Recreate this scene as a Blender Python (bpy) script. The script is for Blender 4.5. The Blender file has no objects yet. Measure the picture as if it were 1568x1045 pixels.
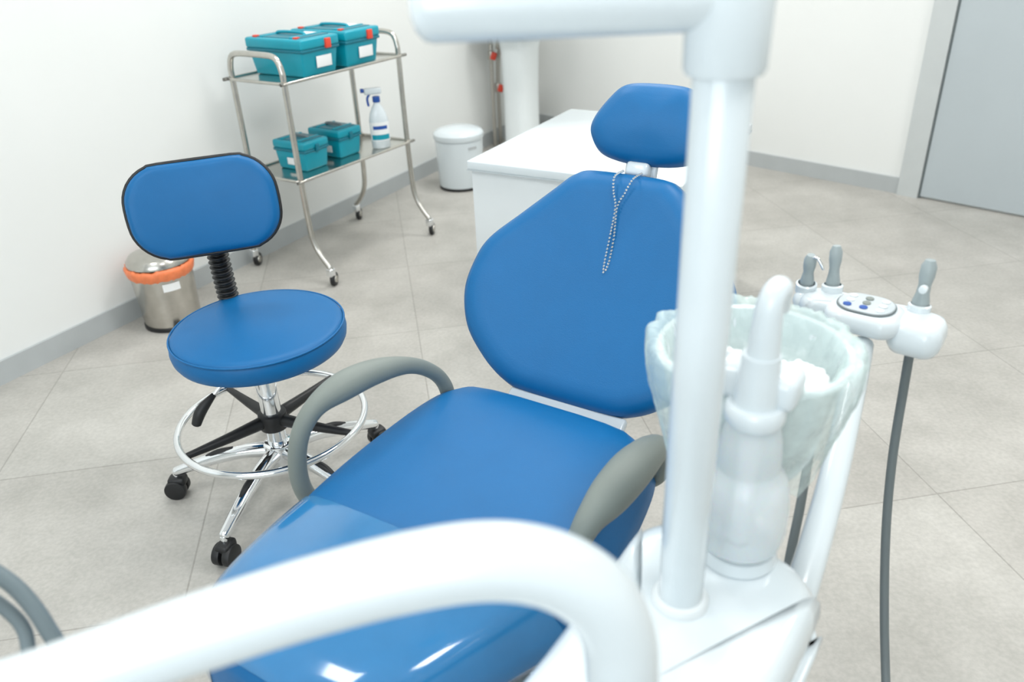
import bpy, bmesh, math, random
from mathutils import Vector, Matrix, noise
random.seed(3)
sc = bpy.context.scene
rad = math.radians

# ---------------------------------------------------------------- materials
def lin(c):
    return tuple(((x/255)/12.92 if x/255 <= .04045 else ((x/255+.055)/1.055)**2.4) for x in c)

def mat(name, col, rough=.5, metal=0., var=.04, scale=12., bump=0., bscale=200., coat=0., trans=0., alpha=1., sub=0., spec=.5, bdist=.002):
    m = bpy.data.materials.new(name); m.use_nodes = True
    nt = m.node_tree; b = nt.nodes['Principled BSDF']
    c = lin(col)
    tc = nt.nodes.new('ShaderNodeTexCoord')
    n = nt.nodes.new('ShaderNodeTexNoise'); n.inputs['Scale'].default_value = scale; n.inputs['Detail'].default_value = 4
    nt.links.new(tc.outputs['Object'], n.inputs['Vector'])
    r = nt.nodes.new('ShaderNodeValToRGB')
    r.color_ramp.elements[0].position = .3; r.color_ramp.elements[1].position = .7
    r.color_ramp.elements[0].color = tuple(max(0, x*(1-var)) for x in c)+(1,)
    r.color_ramp.elements[1].color = tuple(min(1, x*(1+var)) for x in c)+(1,)
    nt.links.new(n.outputs['Fac'], r.inputs['Fac']); nt.links.new(r.outputs['Color'], b.inputs['Base Color'])
    b.inputs['Roughness'].default_value = rough; b.inputs['Metallic'].default_value = metal
    b.inputs['Specular IOR Level'].default_value = spec
    b.inputs['Coat Weight'].default_value = coat; b.inputs['Coat Roughness'].default_value = .08
    b.inputs['Transmission Weight'].default_value = trans; b.inputs['Alpha'].default_value = alpha
    if sub: b.inputs['Subsurface Weight'].default_value = sub; b.inputs['Subsurface Scale'].default_value = .02
    if bump:
        n2 = nt.nodes.new('ShaderNodeTexNoise'); n2.inputs['Scale'].default_value = bscale; n2.inputs['Detail'].default_value = 3
        nt.links.new(tc.outputs['Object'], n2.inputs['Vector'])
        bp = nt.nodes.new('ShaderNodeBump'); bp.inputs['Strength'].default_value = bump; bp.inputs['Distance'].default_value = bdist
        nt.links.new(n2.outputs['Fac'], bp.inputs['Height']); nt.links.new(bp.outputs['Normal'], b.inputs['Normal'])
    return m

M = {}
M['vinyl'] = mat('blue_vinyl', (0, 97, 154), .46, var=.03, bump=.15, bscale=500, spec=.36)
M['cover'] = mat('clear_cover_blue', (42, 116, 168), .12, coat=.8, var=.06, bump=.3, bscale=9)
M['white'] = mat('white_gloss_plastic', (216, 225, 229), .22, var=.01, coat=.4)
M['whitem'] = mat('white_matt', (222, 228, 230), .5, var=.01)
M['cer'] = mat('ceramic', (230, 236, 237), .15, var=.01)
M['wall'] = mat('wall_paint', (231, 233, 231), .85, var=.012, scale=2, bump=.05, bscale=90)
M['ceil'] = mat('ceiling_paint', (240, 240, 240), .9, var=.01)
M['base'] = mat('grey_trim', (178, 183, 184), .5, var=.04, scale=8)
M['frame'] = mat('door_frame_grey', (194, 199, 199), .45, var=.02)
M['door'] = mat('door_grey', (180, 189, 193), .5, var=.02, scale=3)
M['chrome'] = mat('chrome', (238, 240, 242), .08, 1, var=.01)
M['steel'] = mat('brushed_steel', (196, 193, 186), .24, 1, var=.08, scale=30)
M['shelf'] = mat('shelf_steel', (198, 198, 192), .2, 1, var=.05)
M['black'] = mat('black_plastic', (22, 23, 25), .45, var=.1)
M['armg'] = mat('armrest_grey', (126, 134, 129), .55, var=.03, bump=.1, bscale=300)
M['armd'] = mat('armrest_dark_grey', (106, 115, 117), .5, var=.03)
M['hose'] = mat('hose_grey', (114, 128, 133), .5, var=.05)
M['teal'] = mat('teal_plastic', (0, 150, 170), .35, var=.04)
M['teald'] = mat('teal_dark', (0, 112, 130), .4, var=.04)
M['red'] = mat('red_plastic', (220, 70, 48), .4)
M['orange'] = mat('orange_bag', (236, 130, 82), .4, var=.1, scale=40, bump=.5, bscale=60)
M['label'] = mat('paper_label', (238, 240, 240), .6, var=.02)
M['blue'] = mat('blue_plastic', (30, 80, 160), .4)
M['bag'] = mat('translucent_bag', (224, 243, 240), .20, var=.06, scale=40, alpha=.42, bump=1., bscale=34, bdist=.008)
M['cotton'] = mat('cotton', (246, 248, 248), .9, bump=.8, bscale=60)
M['bottle'] = mat('translucent_bottle', (228, 237, 241), .2, var=.02, alpha=.62, sub=.3)
M['handp'] = mat('handpiece_grey', (156, 167, 169), .35, var=.04)
M['pad'] = mat('keypad_grey', (190, 199, 203), .35)
M['brass'] = mat('pipe_metal', (190, 186, 178), .3, .7)

def floor_mat():
    m = bpy.data.materials.new('floor_tiles'); m.use_nodes = True
    nt = m.node_tree; b = nt.nodes['Principled BSDF']; L = nt.links
    g = nt.nodes.new('ShaderNodeNewGeometry')
    def dot(v, off):
        d = nt.nodes.new('ShaderNodeVectorMath'); d.operation = 'DOT_PRODUCT'; d.inputs[1].default_value = v
        L.new(g.outputs['Position'], d.inputs[0])
        a = nt.nodes.new('ShaderNodeMath'); a.operation = 'ADD'; a.inputs[1].default_value = off
        L.new(d.outputs['Value'], a.inputs[0]); return a
    A = dot((.988, .153, 0), .556+.615*20); B = dot((-.153, .988, 0), -1.39+.615*20)
    cx = nt.nodes.new('ShaderNodeCombineXYZ'); L.new(A.outputs[0], cx.inputs[0]); L.new(B.outputs[0], cx.inputs[1])
    br = nt.nodes.new('ShaderNodeTexBrick'); br.offset = 0; br.squash = 1
    br.inputs['Scale'].default_value = 1; br.inputs['Brick Width'].default_value = .615; br.inputs['Row Height'].default_value = .615
    br.inputs['Mortar Size'].default_value = .0024; br.inputs['Mortar Smooth'].default_value = .2
    br.inputs['Color1'].default_value = lin((181, 178, 172))+(1,); br.inputs['Color2'].default_value = lin((187, 185, 179))+(1,)
    br.inputs['Mortar'].default_value = lin((163, 160, 154))+(1,)
    L.new(cx.outputs[0], br.inputs['Vector'])
    n = nt.nodes.new('ShaderNodeTexNoise'); n.inputs['Scale'].default_value = 3.2; n.inputs['Detail'].default_value = 9; n.inputs['Roughness'].default_value = .68
    L.new(g.outputs['Position'], n.inputs['Vector'])
    n2 = nt.nodes.new('ShaderNodeTexNoise'); n2.inputs['Scale'].default_value = 90; n2.inputs['Detail'].default_value = 4
    L.new(g.outputs['Position'], n2.inputs['Vector'])
    r = nt.nodes.new('ShaderNodeValToRGB'); r.color_ramp.elements[0].position = .33; r.color_ramp.elements[1].position = .68
    r.color_ramp.elements[0].color = (.80, .80, .79, 1); r.color_ramp.elements[1].color = (1.08, 1.08, 1.08, 1)
    L.new(n.outputs['Fac'], r.inputs['Fac'])
    r2 = nt.nodes.new('ShaderNodeValToRGB'); r2.color_ramp.elements[0].position = .35; r2.color_ramp.elements[1].position = .65
    r2.color_ramp.elements[0].color = (.92, .92, .92, 1); r2.color_ramp.elements[1].color = (1.04, 1.04, 1.04, 1)
    L.new(n2.outputs['Fac'], r2.inputs['Fac'])
    def mul(a, bb):
        mx = nt.nodes.new('ShaderNodeMix'); mx.data_type = 'RGBA'; mx.blend_type = 'MULTIPLY'; mx.inputs[0].default_value = 1
        L.new(a, mx.inputs[6]); L.new(bb, mx.inputs[7]); return mx.outputs[2]
    c = mul(mul(br.outputs['Color'], r.outputs['Color']), r2.outputs['Color'])
    L.new(c, b.inputs['Base Color']); b.inputs['Roughness'].default_value = .42
    bp = nt.nodes.new('ShaderNodeBump'); bp.inputs['Strength'].default_value = .3; bp.inputs['Distance'].default_value = .002; bp.invert = True
    L.new(br.outputs['Fac'], bp.inputs['Height']); L.new(bp.outputs['Normal'], b.inputs['Normal'])
    return m
M['floor'] = floor_mat()

# ---------------------------------------------------------------- helpers
def empty(name, loc=(0, 0, 0), rz=0.):
    e = bpy.data.objects.new(name, None); sc.collection.objects.link(e)
    e.location = loc; e.rotation_euler = (0, 0, rad(rz)); e.empty_display_size = .05
    return e

def mesh(name, verts, faces, m, parent=None, smooth=True, mtx=None, recalc=True):
    me = bpy.data.meshes.new(name); me.from_pydata([tuple(v) for v in verts], [], faces)
    bm = bmesh.new(); bm.from_mesh(me)
    bmesh.ops.remove_doubles(bm, verts=bm.verts, dist=1e-6)
    if recalc: bmesh.ops.recalc_face_normals(bm, faces=bm.faces)
    for f in bm.faces: f.smooth = smooth
    bm.to_mesh(me); bm.free()
    me.materials.append(m)
    o = bpy.data.objects.new(name, me); sc.collection.objects.link(o)
    if parent: o.parent = parent
    if mtx is not None: o.matrix_local = mtx
    return o

def T(x, y, z, rx=0, ry=0, rz=0):
    return Matrix.Translation((x, y, z)) @ Matrix.Rotation(rad(rz), 4, 'Z') @ Matrix.Rotation(rad(ry), 4, 'Y') @ Matrix.Rotation(rad(rx), 4, 'X')

def catmull(pts, sub, closed=False):
    n = len(pts); out = []
    rng = range(n) if closed else range(n-1)
    for i in rng:
        if closed: p0, p1, p2, p3 = pts[(i-1) % n], pts[i], pts[(i+1) % n], pts[(i+2) % n]
        else: p0, p1, p2, p3 = pts[max(i-1, 0)], pts[i], pts[i+1], pts[min(i+2, n-1)]
        for k in range(sub):
            t = k/sub
            out.append(tuple(.5*((2*b)+(-a+c)*t+(2*a-5*b+4*c-d)*t*t+(-a+3*b-3*c+d)*t**3) for a, b, c, d in zip(p0, p1, p2, p3)))
    if not closed: out.append(tuple(pts[-1]))
    return out

def tube(name, pts, r, m, parent=None, sub=8, seg=16, closed=False, mtx=None, cap=True, flat=1.):
    rr = r if isinstance(r, (list, tuple)) else [r]*len(pts)
    P = catmull([tuple(p)+(q,) for p, q in zip(pts, rr)], sub, closed)
    C = [Vector(p[:3]) for p in P]; R = [p[3] for p in P]; n = len(C)
    tang = []
    for i in range(n):
        if closed: t = C[(i+1) % n]-C[i-1]
        else: t = C[min(i+1, n-1)]-C[max(i-1, 0)]
        tang.append(t.normalized())
    up = Vector((0, 0, 1)) if abs(tang[0].z) < .9 else Vector((0, 1, 0))
    nrm = (up-tang[0]*up.dot(tang[0])).normalized()
    V = []; F = []
    for i in range(n):
        nrm = (nrm-tang[i]*nrm.dot(tang[i])).normalized(); bi = tang[i].cross(nrm)
        for k in range(seg):
            a = 2*math.pi*k/seg
            V.append(C[i]+(nrm*math.cos(a)*flat+bi*math.sin(a))*R[i])
    m_ = n if closed else n-1
    for i in range(m_):
        for k in range(seg):
            j = (i+1) % n
            F.append((i*seg+k, i*seg+(k+1) % seg, j*seg+(k+1) % seg, j*seg+k))
    if cap and not closed:
        for e, sgn in ((0, -1), (n-1, 1)):
            steps = 4
            last = [e*seg+k for k in range(seg)]
            for s in range(1, steps):
                a = s/steps*math.pi/2; ids = []
                for k in range(seg):
                    v = C[e]+(V[e*seg+k]-C[e])*math.cos(a)+tang[e]*sgn*math.sin(a)*R[e]*.6
                    V.append(v); ids.append(len(V)-1)
                for k in range(seg): F.append((last[k], last[(k+1) % seg], ids[(k+1) % seg], ids[k]))
                last = ids
            V.append(C[e]+tang[e]*sgn*R[e]*.6); c = len(V)-1
            for k in range(seg): F.append((last[k], last[(k+1) % seg], c))
    return mesh(name, V, F, m, parent, True, mtx)

def autos(o, ang=35):
    bm = bmesh.new(); bm.from_mesh(o.data)
    for e in bm.edges:
        if len(e.link_faces) == 2 and e.calc_face_angle(0) > rad(ang): e.smooth = False
    bm.to_mesh(o.data); bm.free()

def lathe(name, prof, m, parent=None, mtx=None, seg=40, smooth=True, fn=None):
    V = []; F = []; n = len(prof)
    for r, z in prof:
        for k in range(seg):
            a = 2*math.pi*k/seg; p = Vector((r*math.cos(a), r*math.sin(a), z))
            if fn: p = fn(p, a)
            V.append(p)
    for i in range(n-1):
        for k in range(seg):
            F.append((i*seg+k, i*seg+(k+1) % seg, (i+1)*seg+(k+1) % seg, (i+1)*seg+k))
    o = mesh(name, V, F, m, parent, smooth, mtx)
    if smooth and not fn: autos(o)
    return o

def cyl(name, r, z0, z1, m, parent=None, mtx=None, bev=.15, seg=32):
    b = min(r, abs(z1-z0)/2)*bev
    return lathe(name, [(0, z0), (r-b, z0), (r-b*.3, z0+b*.3), (r, z0+b), (r, z1-b), (r-b*.3, z1-b*.3), (r-b, z1), (0, z1)], m, parent, mtx, seg)

def rbox(name, size, m, parent=None, mtx=None, bev=.004, seg=3, taper=None):
    bm = bmesh.new(); bmesh.ops.create_cube(bm, size=1)
    for v in bm.verts:
        k = 1.
        if taper and v.co.z < 0: k = taper
        v.co = Vector((v.co.x*size[0]*k, v.co.y*size[1]*k, v.co.z*size[2]))
    if bev: bmesh.ops.bevel(bm, geom=bm.edges[:], offset=bev, segments=seg, profile=.5, affect='EDGES')
    me = bpy.data.meshes.new(name); bm.to_mesh(me); bm.free(); me.materials.append(m)
    for p in me.polygons: p.use_smooth = True
    o = bpy.data.objects.new(name, me); sc.collection.objects.link(o); autos(o, 40)
    if parent: o.parent = parent
    if mtx is not None: o.matrix_local = mtx
    return o

def slab(name, outline, th, rd, dome, m, parent=None, mtx=None, sub=6, fn=None, botdome=0):
    O = catmull(outline, sub, True)
    n = len(O); rings = []
    K = 6
    def inset(d): return [(x*(1-d/math.hypot(x, y)), y*(1-d/math.hypot(x, y))) for x, y in O]
    inner = inset(rd)
    def sc_(k): return [(x*k, y*k) for x, y in inner]
    for k in (.15, .4, .65, .85): rings.append((sc_(k), -th/2-botdome*(1-k*k)))
    for i in range(K+1):
        a = math.pi*i/K
        rings.append((inset(rd*(1-math.sin(a))), -th/2*math.cos(a)))
    for k in (.93, .85, .7, .55, .4, .25, .12): rings.append((sc_(k), th/2+dome*(1-k**2.2)))
    V = []; F = []
    for R, z in rings:
        for x, y in R: V.append(Vector((x, y, z)))
    for i in range(len(rings)-1):
        for k in range(n): F.append((i*n+k, i*n+(k+1) % n, (i+1)*n+(k+1) % n, (i+1)*n+k))
    V.append(Vector((0, 0, -th/2-botdome))); c = len(V)-1
    for k in range(n): F.append((k, (k+1) % n, c))
    V.append(Vector((0, 0, th/2+dome))); c = len(V)-1; b = (len(rings)-1)*n
    for k in range(n): F.append((b+k, b+(k+1) % n, c))
    if fn: V = [fn(v) for v in V]
    return mesh(name, V, F, m, parent, True, mtx)

def loft(name, secs, m, parent=None, mtx=None, closed_sec=True, caps=True):
    n = len(secs[0]); V = [p for s in secs for p in s]; F = []
    for i in range(len(secs)-1):
        for k in range(n if closed_sec else n-1):
            F.append((i*n+k, i*n+(k+1) % n, (i+1)*n+(k+1) % n, (i+1)*n+k))
    if caps:
        for e in (0, len(secs)-1):
            c = sum((Vector(p) for p in secs[e]), Vector())/n; V.append(c)
            for k in range(n): F.append((e*n+k, e*n+(k+1) % n, len(V)-1))
    return mesh(name, V, F, m, parent, True, mtx)

def rrect(w, h, r, n=6):
    out = []
    for cx, cy, a0 in ((w/2-r, h/2-r, 0), (-w/2+r, h/2-r, 90), (-w/2+r, -h/2+r, 180), (w/2-r, -h/2+r, 270)):
        for i in range(n+1):
            a = rad(a0+90*i/n); out.append((cx+r*math.cos(a), cy+r*math.sin(a)))
    return out

# ---------------------------------------------------------------- room
A_ = Vector((.209, 5.71)); B_ = Vector((4.40, 1.41)); C_ = Vector((1.9, -2.0)); D_ = Vector((-3.99, -1.55))
ctr = (A_+B_+C_+D_)/4
HC = 2.75
def seg_box(name, p, q, a, b, z0, z1, m, parent=None):
    d = (q-p).normalized(); n = Vector((-d.y, d.x))
    if n.dot(ctr-p) < 0: n = -n
    c = [p+n*a, q+n*a, q+n*b, p+n*b]
    V = [(v.x, v.y, z) for z in (z0, z1) for v in c]
    F = [(0, 1, 2, 3), (4, 5, 6, 7), (0, 1, 5, 4), (1, 2, 6, 5), (2, 3, 7, 6), (3, 0, 4, 7)]
    return mesh(name, V, F, m, parent, False)
def poly(name, z0, z1, m):
    c = [A_, B_, C_, D_]; V = [(v.x, v.y, z) for z in (z0, z1) for v in c]
    return mesh(name, V, [(0, 1, 2, 3), (4, 5, 6, 7), (0, 1, 5, 4), (1, 2, 6, 5), (2, 3, 7, 6), (3, 0, 4, 7)], m, None, False)
poly('floor', -.1, 0, M['floor']); poly('ceiling', HC, HC+.1, M['ceil'])
seg_box('wall_left', A_, D_, -.12, 0, 0, HC, M['wall'])
seg_box('wall_back', A_, B_, -.12, 0, 0, HC, M['wall'])
seg_box('wall_right', B_, C_, -.12, 0, 0, HC, M['wall'])
seg_box('wall_front', C_, D_, -.12, 0, 0, HC, M['wall'])
e = (B_-A_).normalized()
seg_box('baseboard_left', A_, D_, 0, .012, 0, .08, M['base'])
seg_box('baseboard_back', A_, A_+e*2.555, 0, .014, 0, .08, M['base'])
seg_box('baseboard_right', B_, C_, 0, .012, 0, .08, M['base'])
fr = empty('trim_1')
seg_box('jamb_near', A_+e*2.56, A_+e*2.66, 0, .03, 0, 2.16, M['frame'], fr)
seg_box('jamb_far', A_+e*3.60, A_+e*3.70, 0, .03, 0, 2.16, M['frame'], fr)
seg_box('head', A_+e*2.661, A_+e*3.599, 0, .03, 2.07, 2.16, M['frame'], fr)
seg_box('stop', A_+e*2.661, A_+e*2.669, 0, .018, 0, 2.07, M['armd'], fr)
dr = empty('door_1')
seg_box('leaf', A_+e*2.670, A_+e*3.598, .002, .018, .012, 2.065, M['door'], dr)
hp = A_+e*3.50
nb = Vector((-e.y, e.x)); nb = nb if nb.dot(ctr-A_) > 0 else -nb
hpp = hp+nb*.05
tube('lever_handle', [(hpp.x, hpp.y, 1.0), (hpp.x-e.x*.12, hpp.y-e.y*.12, 1.0)], .01, M['chrome'], dr, sub=2)
tube('lever_spindle', [(hp.x+nb.x*.015, hp.y+nb.y*.015, 1.0), (hpp.x, hpp.y, 1.0)], .012, M['chrome'], dr, sub=2)

for (x, y, pw) in ((-1.3, .6, 17), (.6, .2, 19), (.9, 2.0, 22.5), (-.6, 2.6, 17), (2.3, 1.6, 23), (.5, 4.0, 26)):
    p = empty('ceiling_light', (x, y, HC), -33)
    rbox('housing', (.62, .62, .03), M['whitem'], p, T(0, 0, -.016), bev=.003)
    ld = bpy.data.lights.new('panel', 'AREA'); ld.shape = 'SQUARE'; ld.size = .58; ld.energy = pw; ld.color = (1, .995, .98)
    lo = bpy.data.objects.new('panel', ld); sc.collection.objects.link(lo); lo.parent = p; lo.location = (0, 0, -.035)
wn = empty('window_1')
d = (D_-C_).normalized(); n2 = Vector((-d.y, d.x)); n2 = n2 if n2.dot(ctr-C_) > 0 else -n2
w0 = C_+d*2.0; w1 = C_+d*4.4
seg_box('sill', w0, w1, .001, .06, .86, .9, M['whitem'], wn)
seg_box('frame_top', w0, w1, .001, .04, 2.3, 2.36, M['whitem'], wn)
seg_box('frame_side_1', w0-d*.05, w0, .001, .04, .86, 2.36, M['whitem'], wn)
seg_box('frame_side_2', w1, w1+d*.05, .001, .04, .86, 2.36, M['whitem'], wn)
seg_box('mullion', w0+d*1.18, w0+d*1.22, .001, .05, .9, 2.3, M['whitem'], wn)
ld = bpy.data.lights.new('daylight', 'AREA'); ld.shape = 'RECTANGLE'; ld.size = 2.38; ld.size_y = 1.38; ld.energy = 50; ld.color = (.86, .94, 1)
lo = bpy.data.objects.new('daylight', ld); sc.collection.objects.link(lo); lo.parent = wn
wc = (w0+w1)/2+n2*.02; lo.location = (wc.x, wc.y, 1.6)
lo.rotation_euler = Vector((n2.x, n2.y, -.0)).to_track_quat('-Z', 'Z').to_euler()

# ---------------------------------------------------------------- dental chair
ch = empty('dental_chair', (.04, 1.29, 0), -33)
W0 = .010
def wx(s): return W0+(.17*(s+.40) if s < -.40 else 0)
def csec(s, a, top, th=.12, fl=.03):
    if s < -.42: fl = max(.010, .03+(s+.42)*.12)
    h = [(0, 0), (.35, -.0), (.65, -.002), (.85, -.007), (.95, -.018)]
    pts = [(a*x, z) for x, z in h]+[(a, -.034), (a+fl*.7, -.058), (a+fl, -.082), (a+fl*.7, -.105), (a*.93, -th), (a*.6, -th), (a*.3, -th), (0, -th)]
    full = pts+[(-x, z) for x, z in pts[-2:0:-1]]
    return [Vector((wx(s)+x, s, top+z)) for x, z in full]
seatp = [(.045, .09, .455), (.04, .16, .480), (.02, .2, .498), (-.03, .222, .509), (-.10, .236, .509), (-.2, .246, .504), (-.3, .249, .500), (-.40, .240, .50), (-.5, .220, .497), (-.57, .203, .491), (-.62, .186, .482), (-.655, .160, .47), (-.68, .12, .455), (-.69, .06, .435)]
seatp = catmull(seatp, 4)
loft('seat_cushion', [csec(s, a, t) for s, a, t in seatp], M['vinyl'], ch)
sects = []
for s, a, t in [q for q in seatp if -.685 < q[0] < -.398]:
    c = csec(s, a, t); row = c[-9:]+c[:10]
    sects.append([p+(Vector((p.x-wx(s), 0, p.z-(t-.06)))).normalized()*.004 for p in row])
loft('foot_cover', sects, M['cover'], ch, closed_sec=False, caps=False)

def half_outline(pr, L):
    out = [(h, (v-.5)*L) for v, h in pr]
    return out+[(-x, y) for x, y in reversed(out)]
bk = half_outline([(0, .085), (.03, .15), (.1, .205), (.21, .258), (.36, .288), (.5, .287), (.62, .268), (.76, .212), (.9, .150), (.97, .115), (1, .07)], .485)
bkm = T(W0+.012, .222, .665, 53.6)
bend = lambda v: Vector((v.x, v.y, v.z+.45*v.x*v.x-.02*math.cos(v.y*6)))
slab('backrest', bk, .085, .04, .006, M['vinyl'], ch, bkm, fn=bend)
slab('backrest_shell', [(x*.9, y*.92) for x, y in bk], .03, .012, 0, M['whitem'], ch, T(W0+.012, .258, .638, 53.6), fn=lambda v: Vector((v.x, v.y, v.z+.45*v.x*v.x-.02)))
hd = [(.055, -.080), (.100, -.067), (.127, -.034), (.127, .0), (.104, .046), (.078, .075), (.035, .085), (-.035, .085), (-.078, .075), (-.104, .046), (-.127, .0), (-.127, -.034), (-.100, -.067), (-.055, -.080), (0, -.083)]
slab('headrest', hd, .07, .035, .008, M['vinyl'], ch, T(W0+.028, .434, .947, 60), fn=lambda v: Vector((v.x, v.y, v.z+.6*v.x*v.x)))
rbox('headrest_plate', (.07, .012, .07), M['white'], ch, T(W0+.02, .405, .878, -20), bev=.005)
rbox('headrest_clamp', (.05, .03, .03), M['white'], ch, T(W0+.02, .385, .868, -30), bev=.008)
for dx in (-.018, .018):
    tube('headrest_rod', [(W0+.02+dx, .37, .80), (W0+.02+dx, .405, .86), (W0+.02+dx, .44, .92)], .006, M['chrome'], ch, sub=3, seg=10)
rbox('back_hinge_plate', (.26, .05, .02), M['white'], ch, T(W0+.02, .055, .462, 35), bev=.006)
rbox('back_hinge_arm_l', (.03, .16, .03), M['white'], ch, T(W0-.08, .03, .43, 35), bev=.008)
rbox('back_hinge_arm_r', (.03, .16, .03), M['white'], ch, T(W0+.10, .03, .43, 35), bev=.008)
rbox('under_frame', (.30, .50, .06), M['white'], ch, T(W0, -.23, .35), bev=.02)
rbox('lift_column', (.20, .26, .26), M['white'], ch, T(W0, -.2, .2), bev=.03)
rbox('floor_base', (.36, .85, .07), M['white'], ch, T(W0, -.3, .035), bev=.03)
tube('arm_support_rod', [(W0+.13, -.40, .345), (W0+.18, -.41, .34), (W0+.205, -.42, .31), (W0+.20, -.46, .24), (W0+.15, -.47, .10)], .014, M['armd'], ch, sub=5, seg=12)
armL = [(.22, -.33, .375), (.285, -.335, .385), (.307, -.345, .45), (.300, -.335, .535), (.285, -.30, .588), (.268, -.24, .606), (.252, -.17, .604), (.237, -.10, .585), (.228, -.045, .548), (.222, -.01, .50), (.21, .0, .43), (.15, -.02, .375)]
rrL = [.016, .017, .017, .017, .019, .027, .024, .017, .015, .015, .015, .015]
tube('armrest_left', [(W0-x, y, z) for x, y, z in armL], rrL, M['armg'], ch, sub=8, seg=20)
armR = [(.15, -.25, .375), (.20, -.272, .43), (.228, -.292, .485), (.240, -.298, .518), (.250, -.282, .548), (.260, -.240, .566), (.266, -.175, .572), (.266, -.105, .560), (.258, -.04, .526), (.25, .0, .47), (.235, .005, .42), (.15, -.02, .375)]
rrR = [.016, .018, .018, .019, .023, .032, .034, .028, .020, .017, .016, .016]
tube('armrest_right', [(W0+x, y, z) for x, y, z in armR], rrR, M['armg'], ch, sub=8, seg=20)
def bead_chain():
    cp = [(-.012, .245, .02), (-.012, .22, .055), (-.006, .19, .056), (.006, .16, .057), (.008, .10, .052), (.010, .05, .05), (.014, .030, .05), (.019, .05, .05), (.017, .10, .052), (.010, .16, .057), (.018, .19, .056), (.028, .22, .055), (.030, .245, .02)]
    P = catmull(cp, 30); bm = bmesh.new(); last = None
    for p in P:
        v = Vector(p); v.z += .45*v.x**2-.02*math.cos(v.y*6)-.001
        if last is None or (v-last).length > .0062:
            bmesh.ops.create_icosphere(bm, subdivisions=1, radius=.0029, matrix=Matrix.Translation(v)); last = v
    me = bpy.data.meshes.new('bead_chain'); bm.to_mesh(me); bm.free(); me.materials.append(M['chrome'])
    o = bpy.data.objects.new('bib_bead_chain', me); sc.collection.objects.link(o); o.parent = ch; o.matrix_local = bkm
bead_chain()

# ---------------------------------------------------------------- stool
st = empty('rolling_stool', (-.621, 1.715, 0), 0)
circ = [(math.cos(2*math.pi*i/24), math.sin(2*math.pi*i/24)) for i in range(24)]
slab('seat', [(x*.208, y*.208) for x, y in circ], .060, .016, .006, M['vinyl'], st, T(.012, 0, .467), sub=3)
tube('seat_piping', [(x*.2045+.012, y*.2045, .491) for x, y in circ], .0025, M['vinyl'], st, closed=True, sub=3, seg=8)
cyl('seat_pan', .12, .42, .436, M['black'], st)
cyl('gas_lift', .016, .25, .425, M['chrome'], st)
cyl('column', .025, .12, .36, M['chrome'], st)
cyl('ring_hub', .036, .20, .245, M['black'], st)
cyl('base_hub', .038, .085, .155, M['chrome'], st)
tube('foot_ring', [(x*.233, y*.233, .223) for x, y in circ], .0095, M['chrome'], st, closed=True, sub=4, seg=14)
for i, a in enumerate((60, 135, 220, 340)):
    c, s = math.cos(rad(a)), math.sin(rad(a))
    tube('ring_spoke_%d' % i, [(c*.03, s*.03, .225), (c*.12, s*.12, .222), (c*.228, s*.228, .222)], [.017, .013, .008], M['black'], st, sub=3, seg=10)
for i in range(5):
    a = rad(182+72*i); c, s = math.cos(a), math.sin(a)
    tube('base_arm_%d' % i, [(c*.02, s*.02, .13), (c*.1, s*.1, .128), (c*.2, s*.2, .105), (c*.28, s*.28, .078)], [.022, .019, .016, .013], M['chrome'], st, sub=5, seg=14)
    tube('arm_inlay_%d' % i, [(c*.12, s*.12, .137), (c*.16, s*.16, .129), (c*.19, s*.19, .117)], [.008, .010, .008], M['black'], st, sub=4, seg=10)
    cyl('castor_stem_%d' % i, .008, .05, .08, M['chrome'], st, T(c*.283, s*.283, 0))
    for dd in (-.014, .014):
        cyl('castor_wheel_%d' % i, .028, -.010, .010, M['black'], st, T(c*.289-s*dd, s*.289+c*dd, .028) @ Matrix.Rotation(a, 4, 'Z') @ Matrix.Rotation(rad(90), 4, 'X'), bev=.3)
    rbox('castor_hood_%d' % i, (.046, .036, .024), M['black'], st, T(c*.283, s*.283, .05) @ Matrix.Rotation(a, 4, 'Z'), bev=.008)
bcx, bcy = -.100, .135
hb = rrect(.345, .222, .090, 5)
bm_ = T(bcx, bcy, .750, 78, 0, 13) @ Matrix.Rotation(rad(2), 4, 'Z')
slab('backrest', hb, .045, .018, .006, M['vinyl'], st, bm_, sub=2, fn=lambda v: Vector((v.x, v.y, v.z+.6*v.x*v.x)))
tube('backrest_piping', [(x*1.004, y*1.004, .6*x*x+.002) for x, y in hb], .0045, M['black'], st, closed=True, sub=2, seg=8, mtx=bm_)
slab('backrest_shell', [(x*.98, y*.98) for x, y in hb], .02, .008, 0, M['black'], st, bm_ @ T(0, 0, -.018), sub=2, fn=lambda v: Vector((v.x, v.y, v.z+.6*v.x*v.x)))
pp = []; rr = []
for i in range(89):
    t = i/88; pp.append((-.108-.006*t, .176, .40+.30*t)); rr.append(.0265 if i % 4 < 2 else .0190)
tube('post_bellows', pp, rr, M['black'], st, sub=2, seg=20)
tube('post_bar', [(0, 0, .412), (-.06, .09, .408), (-.10, .165, .395), (-.108, .176, .42)], .011, M['black'], st, sub=4, seg=10)
tube('lever_rod', [(0, 0, .40), (-.06, -.04, .385), (-.105, -.07, .345)], .005, M['chrome'], st, sub=4, seg=8)
tube('lever_paddle', [(-.105, -.07, .345), (-.135, -.09, .315), (-.150, -.10, .285)], [.007, .014, .012], M['black'], st, sub=4, seg=10)

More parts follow.
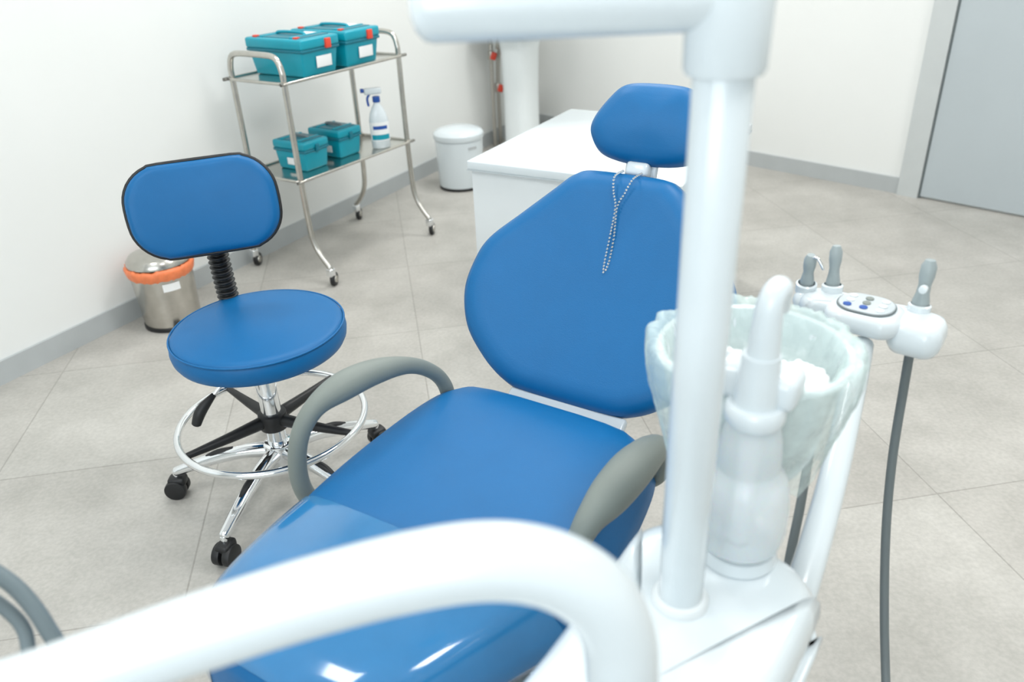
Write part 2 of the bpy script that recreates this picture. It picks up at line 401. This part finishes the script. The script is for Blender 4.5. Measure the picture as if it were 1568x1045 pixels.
# ---------------------------------------------------------------- trolley
TC = Vector((-.731, 3.45)); TA = 56
tr = empty('steel_trolley', (TC.x, TC.y, 0), TA)
for i, x in enumerate((-.345, .315)):
    h = [(x, -.232, .075), (x, -.228, .085), (x, -.20, .115), (x, -.165, .17), (x, -.150, .25), (x, -.144, .5), (x, -.144, .8), (x, -.142, .85), (x, -.128, .888), (x, -.10, .903), (x, -.04, .906)]
    tube('end_frame_%d' % i, h+[(a, -b, c) for a, b, c in reversed(h)], .0115, M['steel'], tr, sub=5, seg=14)
    for sgy in (-1, 1):
        y = sgy*.232
        rbox('castor_fork', (.03, .03, .035), M['chrome'], tr, T(x, y, .062), bev=.006)
        cyl('castor_stem', .008, .06, .09, M['chrome'], tr, T(x, y, 0))
        cyl('castor_wheel', .029, -.009, .009, M['black'], tr, T(x+.012, y, .029, 90, 0, 25), bev=.3)
        cyl('castor_cap', .016, -.013, .013, M['steel'], tr, T(x+.012, y, .029, 90, 0, 25), bev=.3)
for i, z in enumerate((.805, .432)):
    rbox('shelf_%d' % i, (.675, .308, .008), M['shelf'], tr, T(-.015, 0, z), bev=.003)
    tube('shelf_rim_%d' % i, [(px-.015, py, z+.004) for px, py in rrect(.69, .318, .03, 3)], .0065, M['steel'], tr, closed=True, sub=2, seg=8)
def TW(l, w, z):
    a = rad(TA); return (TC.x+l*math.cos(a)-w*math.sin(a), TC.y+l*math.sin(a)+w*math.cos(a), z)

def toolbox(loc, sx, sy, h, rz, big=True):
    p = empty('teal_toolbox', loc, rz)
    hb_ = h*.72
    rbox('body', (sx*.95, sy*.95, hb_), M['teal'], p, T(0, 0, hb_/2), bev=.008, taper=.9)
    rbox('body_rim', (sx*.99, sy*.99, .012), M['teald'], p, T(0, 0, hb_-.004), bev=.004)
    rbox('lid', (sx, sy, h*.28), M['teal'], p, T(0, 0, hb_+h*.14+.001), bev=.009)
    rbox('lid_panel', (sx*.78, sy*.80, .005), M['teald'], p, T(0, 0, h+.0015), bev=.002)
    for q in (-1, 1):
        rbox('lid_rib', (sx*.80, .012, .007), M['teal'], p, T(0, q*sy*.26, h+.004), bev=.003)
    tube('handle', [(0, -sy*.25, h+.001), (0, -sy*.23, h+.010), (0, -sy*.1, h+.013), (0, sy*.1, h+.013), (0, sy*.23, h+.010), (0, sy*.25, h+.001)], .006, M['teal'] if big else M['hose'], p, sub=4, seg=8)
    if big:
        for q in (-1, 1):
            rbox('latch', (.028, .014, .036), M['red'], p, T(.035, q*(sy/2+.002), hb_+.014), bev=.003)
            rbox('lid_clip', (.02, .02, .008), M['red'], p, T(-sx*.38, q*sy*.36, h+.004), bev=.002)
        rbox('label', (.08, .003, .042), M['label'], p, T(.015, -sy/2*.945, hb_*.50, 3), bev=.0005)
        rbox('sticker', (.06, .08, .001), M['label'], p, T(.05, -sy*.12, h+.0045), bev=0)
    else:
        rbox('latch', (.02, .01, .03), M['teald'], p, T(0, -(sy/2+.002), hb_+.004), bev=.003)
        rbox('label', (.003, .055, .028), M['label'], p, T(-sx/2*.955, -.01, hb_*.45), bev=.0005)
    return p
zt = .8095; zb = .4365
toolbox(TW(-.150, -.008, zt), .205, .31, .138, TA, True)
toolbox(TW(.090, -.008, zt), .205, .31, .138, TA, True)
toolbox(TW(-.185, .0, zb), .14, .185, .118, TA, False)
toolbox(TW(.025, .01, zb), .14, .185, .118, TA, False)
tub = empty('white_tub', TW(.243, .0, zt), TA)
rbox('body', (.05, .09, .04), M['white'], tub, T(0, 0, .0205), bev=.008)
rbox('lid', (.055, .095, .01), M['whitem'], tub, T(0, 0, .045), bev=.003)
sb = empty('spray_bottle', TW(.185, -.105, zb), TA-40)
secs = []
for z, a, b in ((0, .036, .024), (.004, .041, .028), (.06, .042, .029), (.12, .042, .029), (.15, .036, .026), (.175, .024, .02), (.19, .014, .014), (.205, .013, .013)):
    secs.append([Vector((a*math.cos(t*math.pi/12), b*math.sin(t*math.pi/12), z)) for t in range(24)])
loft('body', secs, M['white'], sb)
secs = [[Vector((.0428*math.cos(t*math.pi/12)*1.0, .0298*math.sin(t*math.pi/12), z)) for t in range(13, 24)] for z in (.035, .115)]
loft('label', secs, M['label'], sb, closed_sec=False, caps=False)
secs = [[Vector((.0434*math.cos(t*math.pi/12)*1.0, .0304*math.sin(t*math.pi/12), z)) for t in range(14, 23)] for z in (.04, .062)]
loft('label_band', secs, M['teal'], sb, closed_sec=False, caps=False)
secs = [[Vector((.0434*math.cos(t*math.pi/12)*1.0, .0304*math.sin(t*math.pi/12), z)) for t in range(15, 22)] for z in (.085, .1)]
loft('label_logo', secs, M['blue'], sb, closed_sec=False, caps=False)
cyl('collar', .016, .198, .222, M['blue'], sb)
rbox('spray_head', (.075, .024, .028), M['white'], sb, T(-.012, 0, .245), bev=.008)
cyl('nozzle', .009, 0, .014, M['blue'], sb, T(-.05, 0, .25, 0, -90))
tube('trigger', [(-.025, 0, .235), (-.038, 0, .215), (-.036, 0, .185)], .005, M['blue'], sb, sub=4, seg=8)

# ---------------------------------------------------------------- bins
b1 = empty('steel_pedal_bin', (-1.300, 2.775, 0), 0)
lathe('body', [(.0, .008), (.100, .008), (.103, .02), (.112, .235), (.109, .238), (.0, .238)], M['steel'], b1)
cyl('base_ring', .106, 0, .016, M['black'], b1)
def wob(p, a):
    f = noise.noise(Vector((math.cos(a)*9, math.sin(a)*9, p.z*30)))
    return Vector((p.x*(1+f*.035), p.y*(1+f*.035), p.z+f*.008))
lathe('orange_liner', [(.113, .205), (.119, .215), (.123, .235), (.121, .247), (.105, .25), (.1, .235)], M['orange'], b1, seg=90, fn=wob)
lathe('lid', [(.113, .252), (.112, .264), (.10, .280), (.06, .292), (0, .296)], M['steel'], b1)
lathe('lid_inner', [(.113, .252), (0, .252)], M['black'], b1)
secs = [[Vector((.1115*math.cos(rad(t)), .1115*math.sin(rad(t)), z)) for t in range(290, 326, 4)] for z in (.165, .195)]
loft('label', secs, M['label'], b1, closed_sec=False, caps=False)
rbox('pedal', (.04, .05, .01), M['black'], b1, T(.06, -.105, .012, 0, 0, 30), bev=.003)
b2 = empty('white_pedal_bin', (-.240, 4.33, 0), 0)
lathe('body', [(0, .01), (.118, .01), (.122, .02), (.130, .262), (.126, .268), (0, .268)], M['white'], b2)
cyl('base_ring', .122, 0, .016, M['black'], b2)
lathe('lid', [(.134, .27), (.137, .276), (.136, .298), (.125, .312), (.09, .324), (0, .331)], M['white'], b2)
lathe('lid_under', [(.134, .27), (0, .27)], M['base'], b2)
rbox('label', (.05, .002, .012), M['base'], b2, T(.075, -.107, .235, 0, 0, 35), bev=0)

# ---------------------------------------------------------------- white cabinet
cb = empty('white_cabinet', (-.12, 2.64, 0), -30)
rbox('plinth', (.68, .74, .06), M['base'], cb, T(.36, .40, .03), bev=.002)
rbox('carcass', (.72, .79, .52), M['whitem'], cb, T(.365, .405, .32), bev=.002)
rbox('top', (.745, .82, .028), M['white'], cb, T(.37, .405, .598), bev=.003)
rbox('top_lip', (.748, .823, .004), M['pad'], cb, T(.37, .405, .582), bev=0)

# ---------------------------------------------------------------- sink
sk = empty('pedestal_washbasin', (.125, 5.04, 0), 60)
secs = []
for z, a, b in ((0, .125, .11), (.02, .125, .11), (.06, .112, .095), (.35, .110, .095), (.6, .120, .10), (.72, .135, .12)):
    secs.append([Vector((a*math.copysign(abs(math.cos(t))**.7, math.cos(t)), b*math.copysign(abs(math.sin(t))**.7, math.sin(t)), z)) for t in [i*math.pi/16 for i in range(32)]])
loft('pedestal', secs, M['cer'], sk)
slab('basin', rrect(.52, .42, .12, 5), .15, .07, -.09, M['cer'], sk, T(0, .0, .775), sub=2)
tube('tap', [(0, .16, .84), (0, .16, .93), (0, .13, .97), (0, .06, .96)], .011, M['chrome'], sk, sub=5, seg=10)
skm = Matrix.Rotation(rad(-60), 4, 'Z') @ Matrix.Translation((-.125, -5.04, 0))
tube('pipe_1', [(-.050, 5.15, .0), (-.050, 5.15, .3), (-.050, 5.15, .62)], .013, M['brass'], sk, sub=3, seg=10, mtx=skm)
tube('pipe_2', [(-.015, 5.19, .0), (-.015, 5.19, .3), (-.01, 5.19, .5), (.01, 5.19, .62), (.03, 5.18, .70)], .013, M['brass'], sk, sub=3, seg=10, mtx=skm)
tube('hose_loop', [(-.050, 5.15, .62), (-.048, 5.145, .68), (-.02, 5.14, .715), (.0, 5.14, .68), (-.01, 5.15, .60)], .011, M['steel'], sk, sub=4, seg=8, mtx=skm)
for z, x, y in ((.56, -.050, 5.135), (.36, -.015, 5.175)):
    cyl('valve_body', .020, -.028, .028, M['brass'], sk, skm @ T(x, y, z))
    rbox('valve_handle', (.035, .022, .045), M['red'], sk, skm @ T(x+.016, y-.024, z, 0, 20, 0), bev=.006)

# ---------------------------------------------------------------- dental unit with spittoon
un = empty('dental_spittoon_unit', (.113, .538, 0), -36)
slab('top_shell', rrect(.235, .56, .075, 6), .09, .035, .006, M['white'], un, T(0, .0, .605), sub=2)
slab('side_lip', rrect(.25, .575, .08, 6), .018, .008, 0, M['white'], un, T(0, .0, .565), sub=2)
slab('body', rrect(.205, .52, .06, 6), .50, .02, 0, M['white'], un, T(0, -.01, .30), sub=2)
slab('foot', rrect(.19, .48, .06, 6), .06, .01, 0, M['whitem'], un, T(0, -.01, .03), sub=2)
PX, PY = -.014, .127
cyl('pole', .0246, .645, 1.30, M['white'], un, T(PX, PY, 0), bev=.05, seg=40)
lathe('pole_collar', [(.0245, .648), (.030, .648), (.032, .652), (.032, .660), (.029, .665), (.0245, .666)], M['whitem'], un, T(PX, PY, 0))
cyl('pole_ring', .033, .644, .650, M['base'], un, T(PX, PY, 0))
lathe('elbow_sleeve', [(.026, 1.228), (.0305, 1.229), (.0325, 1.233), (.034, 1.30), (.034, 1.34), (.025, 1.35), (0, 1.352)], M['white'], un, T(PX, PY, 0), seg=40)
def UL(x, y, z):   # room coords -> unit local
    a = rad(36); dx, dy = x-.113, y-.538
    return (dx*math.cos(a)-dy*math.sin(a), dx*math.sin(a)+dy*math.cos(a), z)
tube('overhead_arm', [UL(.176, .648, 1.288), UL(.10, .648, 1.288), UL(.01, .648, 1.288), UL(-.050, .648, 1.288)], .0270, M['white'], un, sub=4, seg=32)
tube('arm_joint', [UL(-.040, .648, 1.30), UL(-.043, .648, 1.34), UL(-.043, .648, 1.55), UL(-.043, .65, 1.95)], .024, M['white'], un, sub=4, seg=24)
tube('lamp_arm', [UL(-.043, .65, 1.93), UL(-.043, .75, 1.99), UL(-.043, .95, 2.0)], .018, M['white'], un, sub=5, seg=16)
lathe('lamp_head', [(0, .05), (.06, .045), (.1, .02), (.11, -.01), (.10, -.02), (0, -.015)], M['white'], un, Matrix.Translation(UL(-.043, 1.0, 1.98)))
# cup-filler fixture
FX, FY = .012, .235
fx = T(FX, FY, 0)
lathe('bottle_seat', [(0, .648), (.042, .648), (.046, .655), (.044, .672), (0, .672)], M['white'], un, fx)
lathe('bottle', [(0, .673), (.038, .673), (.047, .68), (.051, .70), (.0515, .73), (.049, .755), (.043, .775), (.036, .785), (.0355, .79), (.036, .80), (.033, .825), (.028, .85), (0, .85)], M['bottle'], un, fx)
cyl('bottle_inner_tube', .012, .675, .85, M['whitem'], un, fx)
lathe('bottle_ring', [(.022, .848), (.031, .848), (.033, .853), (.033, .865), (.030, .870), (.022, .870)], M['white'], un, fx)
lathe('bottle_cap', [(.024, .856), (.024, .88), (.022, .905), (.020, .93), (0, .93)], M['white'], un, fx, seg=32)
rbox('holder_block', (.092, .05, .042), M['white'], un, T(FX-.006, FY+.022, .884, 0, 0, 0), bev=.012)
tube('spout', [(FX, FY, .88), (FX+.001, FY, .93), (FX+.001, FY, .965), (FX+.002, FY+.002, .990), (FX+.004, FY+.010, 1.000), (FX+.005, FY+.020, .997), (FX+.005, FY+.026, .975)], [.0205, .0175, .0155, .0138, .013, .0125, .0105], M['white'], un, sub=6, seg=20)
# bowl and liner
BX, BY = -.040, .375
lathe('bowl_shell', [(0, .690), (.06, .690), (.08, .697), (.090, .72), (.100, .78), (.112, .838), (.119, .848), (.121, .853), (.118, .858), (.112, .856), (.106, .84), (.098, .80), (.08, .765), (0, .755)], M['white'], un, T(BX, BY, 0))
rbox('bowl_bracket', (.09, .18, .045), M['white'], un, T(-.035, .32, .660), bev=.012)
cyl('bowl_drain', .05, .665, .70, M['white'], un, T(BX, BY, 0))
def crumple(amp, f):
    def g(p, a):
        low = max(0., (.80-p.z)/.10)
        n1 = noise.noise(Vector((math.cos(a)*f, math.sin(a)*f, p.z*10)))
        n3 = 1-abs(noise.noise(Vector((math.cos(a)*f*2.3, math.sin(a)*f*2.3, p.z*22+9))))*2
        n2 = noise.noise(Vector((p.x*45, p.y*45, p.z*45+5)))
        r = math.hypot(p.x, p.y)
        if r > 1e-5:
            k = 1+(n1*amp+n2*amp*.5+n3*amp*.6)/max(r, .05)
            return Vector((p.x*k, p.y*k, p.z+n2*amp*.9+n3*amp*.4+low*noise.noise(Vector((math.cos(a)*3, math.sin(a)*3, 2)))*.02))
        return p
    return g
def dens(pr, k): return [tuple(p) for p in catmull(pr, k)]
lathe('bag_liner', dens([(.094, .685), (.101, .71), (.108, .735), (.115, .76), (.120, .785), (.126, .81), (.130, .835), (.131, .853), (.128, .864), (.120, .867), (.110, .862), (.104, .846), (.098, .826), (.089, .812), (.07, .803), (.05, .80), (.03, .798), (.001, .798)], 3), M['bag'], un, T(BX, BY, 0), seg=200, fn=crumple(.0055, 6))
def cotton(name, c, s, sd, m):
    bm = bmesh.new(); bmesh.ops.create_icosphere(bm, subdivisions=5, radius=1)
    for v in bm.verts:
        k = 1+.3*noise.noise(v.co*2.2+Vector((sd, 0, 0)))+.18*noise.noise(v.co*6+Vector((sd, 3, 0)))
        v.co = Vector((v.co.x*s[0]*k, v.co.y*s[1]*k, v.co.z*s[2]*k))
    me = bpy.data.meshes.new(name); bm.to_mesh(me); bm.free(); me.materials.append(m)
    for p in me.polygons: p.use_smooth = True
    o = bpy.data.objects.new(name, me); sc.collection.objects.link(o); o.parent = un; o.location = c
cotton('tissue_1', (BX+.052, BY-.012, .822), (.048, .050, .020), 1, M['cotton'])
cotton('tissue_2', (BX-.045, BY+.0, .815), (.042, .046, .014), 4, M['cotton'])
tube('tray_arm', [UL(.315, .69, .52), UL(.350, .73, .56), UL(.435, .87, .63), UL(.510, 1.01, .70), UL(.54, 1.07, .735)], [.021, .021, .0195, .0185, .018], M['white'], un, sub=6, seg=20)

# ---------------------------------------------------------------- assistant tray
at = empty('assistant_instrument_tray', (.556, 1.108, .768), -38)
slab('main_bar', rrect(.205, .065, .03, 5), .034, .012, .001, M['white'], at, T(0, .0, 0), sub=2)
slab('keypad_body', rrect(.115, .085, .03, 5), .034, .012, 0, M['white'], at, T(0.003, -.018, .004), sub=2)
slab('right_block', rrect(.078, .08, .025, 5), .055, .016, .002, M['white'], at, T(.078, -.006, -.010), sub=2)
slab('left_block', rrect(.06, .05, .02, 5), .034, .012, .002, M['white'], at, T(-.085, .008, -.002), sub=2)
slab('keypad_rim', rrect(.086, .070, .032, 5), .004, .002, 0, M['armd'], at, T(.002, -.014, .0225), sub=2)
slab('keypad', rrect(.082, .066, .030, 5), .004, .002, 0, M['pad'], at, T(.002, -.014, .0238), sub=2)
kc = {(0, 0): 'blue', (1, 0): 'blue', (2, 0): 'whitem', (0, 1): 'whitem', (1, 1): 'armg', (2, 1): 'whitem', (0, 2): 'whitem', (1, 2): 'armg', (2, 2): 'whitem'}
for (i, j), mm in kc.items():
    cyl('key_%d_%d' % (i, j), .0062, .0255, .0275, M[mm], at, T(-.022+i*.024, -.033+j*.0175, 0), seg=16)
def instrument(x, y, h, tilt, nm, k=1.):
    m_ = T(x, y, .0, tilt[0], tilt[1], 0)
    lathe(nm+'_holder', [(.0135, .01), (.0165, .012), (.0165, .026), (.0135, .028)], M['white'], at, m_)
    lathe(nm, [(0, -.02), (.009*k, -.02), (.010*k, .02), (.011*k, .032), (.0085*k, .045), (.0078*k, h*.6), (.0098*k, h*.75), (.0098*k, h*.9), (.006*k, h), (0, h)], M['handp'], at, m_, seg=20)
instrument(-.10, .012, .080, (8, 3), 'suction_handpiece')
instrument(-.060, .022, .092, (-4, -4), 'saliva_ejector')
instrument(.070, .018, .098, (-5, 0), 'three_way_syringe', 1.15)
tube('syringe_tip', [(-.10, .0, .07), (-.085, -.004, .078), (-.072, -.006, .062)], .0022, M['chrome'], at, sub=5, seg=8)
cyl('syringe_button', .006, 0, .014, M['white'], at, T(.073, .006, .06, 80))
atm = (Matrix.Translation((.556, 1.108, .768)) @ Matrix.Rotation(rad(-38), 4, 'Z')).inverted()
tube('hose_right', [(.622, 1.078, .735), (.624, 1.075, .66), (.618, 1.05, .53), (.612, 1.01, .41), (.607, .95, .28), (.60, .88, .17), (.57, .76, .08), (.48, .62, .05), (.36, .52, .08), (.245, .47, .15)], .0072, M['armd'], at, sub=8, seg=12, mtx=atm)
tube('hose_left', [(.49, 1.15, .748), (.478, 1.09, .69), (.458, 1.01, .63), (.417, .915, .565), (.376, .83, .50), (.35, .75, .42), (.32, .66, .34), (.265, .58, .25)], .0068, M['armd'], at, sub=8, seg=12, mtx=atm)

# ---------------------------------------------------------------- instrument delivery arm (foreground) + head
da = empty('instrument_delivery_arm')
tube('curved_tube', [(-.60, .355, .835), (-.48, .36, .863), (-.35, .368, .893), (-.22, .378, .934), (-.12, .386, .961), (-.04, .391, .974), (.01, .392, .968), (.045, .390, .945), (.063, .387, .91), (.068, .384, .86), (.069, .382, .75), (.069, .382, .642)], .0262, M['white'], da, sub=10, seg=32)
lathe('tube_collar', [(.026, .65), (.035, .65), (.036, .66), (.033, .672), (.026, .673)], M['whitem'], da, T(.069, .382, 0))
slab('tray_head', rrect(.34, .24, .05, 5), .07, .02, .002, M['white'], da, T(-.76, .40, .825, 0, 0, 5), sub=2)
HX = -.010
tube('hose_1', [(x+HX, y, z) for x, y, z in [(-.66, .47, .82), (-.61, .55, .83), (-.560, .60, .810), (-.518, .61, .770), (-.487, .597, .715), (-.475, .575, .66), (-.50, .50, .60), (-.60, .42, .57), (-.72, .38, .62), (-.76, .36, .80)]], .0085, M['hose'], da, sub=8, seg=12)
tube('hose_2', [(x+HX, y, z) for x, y, z in [(-.70, .47, .82), (-.65, .555, .82), (-.58, .60, .78), (-.528, .605, .735), (-.505, .58, .69), (-.525, .50, .62), (-.62, .44, .58), (-.72, .40, .62), (-.80, .37, .80)]], .0070, M['hose'], da, sub=8, seg=12)

# ---------------------------------------------------------------- camera
th = rad(28.5); k = .045
r0 = Vector((1, 0, 0)); u0 = Vector((0, math.sin(th), math.cos(th))); f0 = Vector((0, math.cos(th), -math.sin(th)))
R = (r0-k*u0).normalized(); U = (u0+k*r0).normalized(); F = -f0
cam = bpy.data.cameras.new('camera'); co = bpy.data.objects.new('camera', cam); sc.collection.objects.link(co)
co.matrix_world = Matrix(((R.x, U.x, F.x, 0), (R.y, U.y, F.y, 0), (R.z, U.z, F.z, 1.35), (0, 0, 0, 1)))
cam.sensor_width = 36; cam.lens = 28.03; cam.clip_start = .02
cam.dof.use_dof = True; cam.dof.focus_distance = 1.75; cam.dof.aperture_fstop = 3.2
sc.camera = co
w = bpy.data.worlds.new('world'); sc.world = w; w.use_nodes = True
w.node_tree.nodes['Background'].inputs[0].default_value = (.8, .9, 1, 1); w.node_tree.nodes['Background'].inputs[1].default_value = .3
sc.view_settings.view_transform = 'Standard'
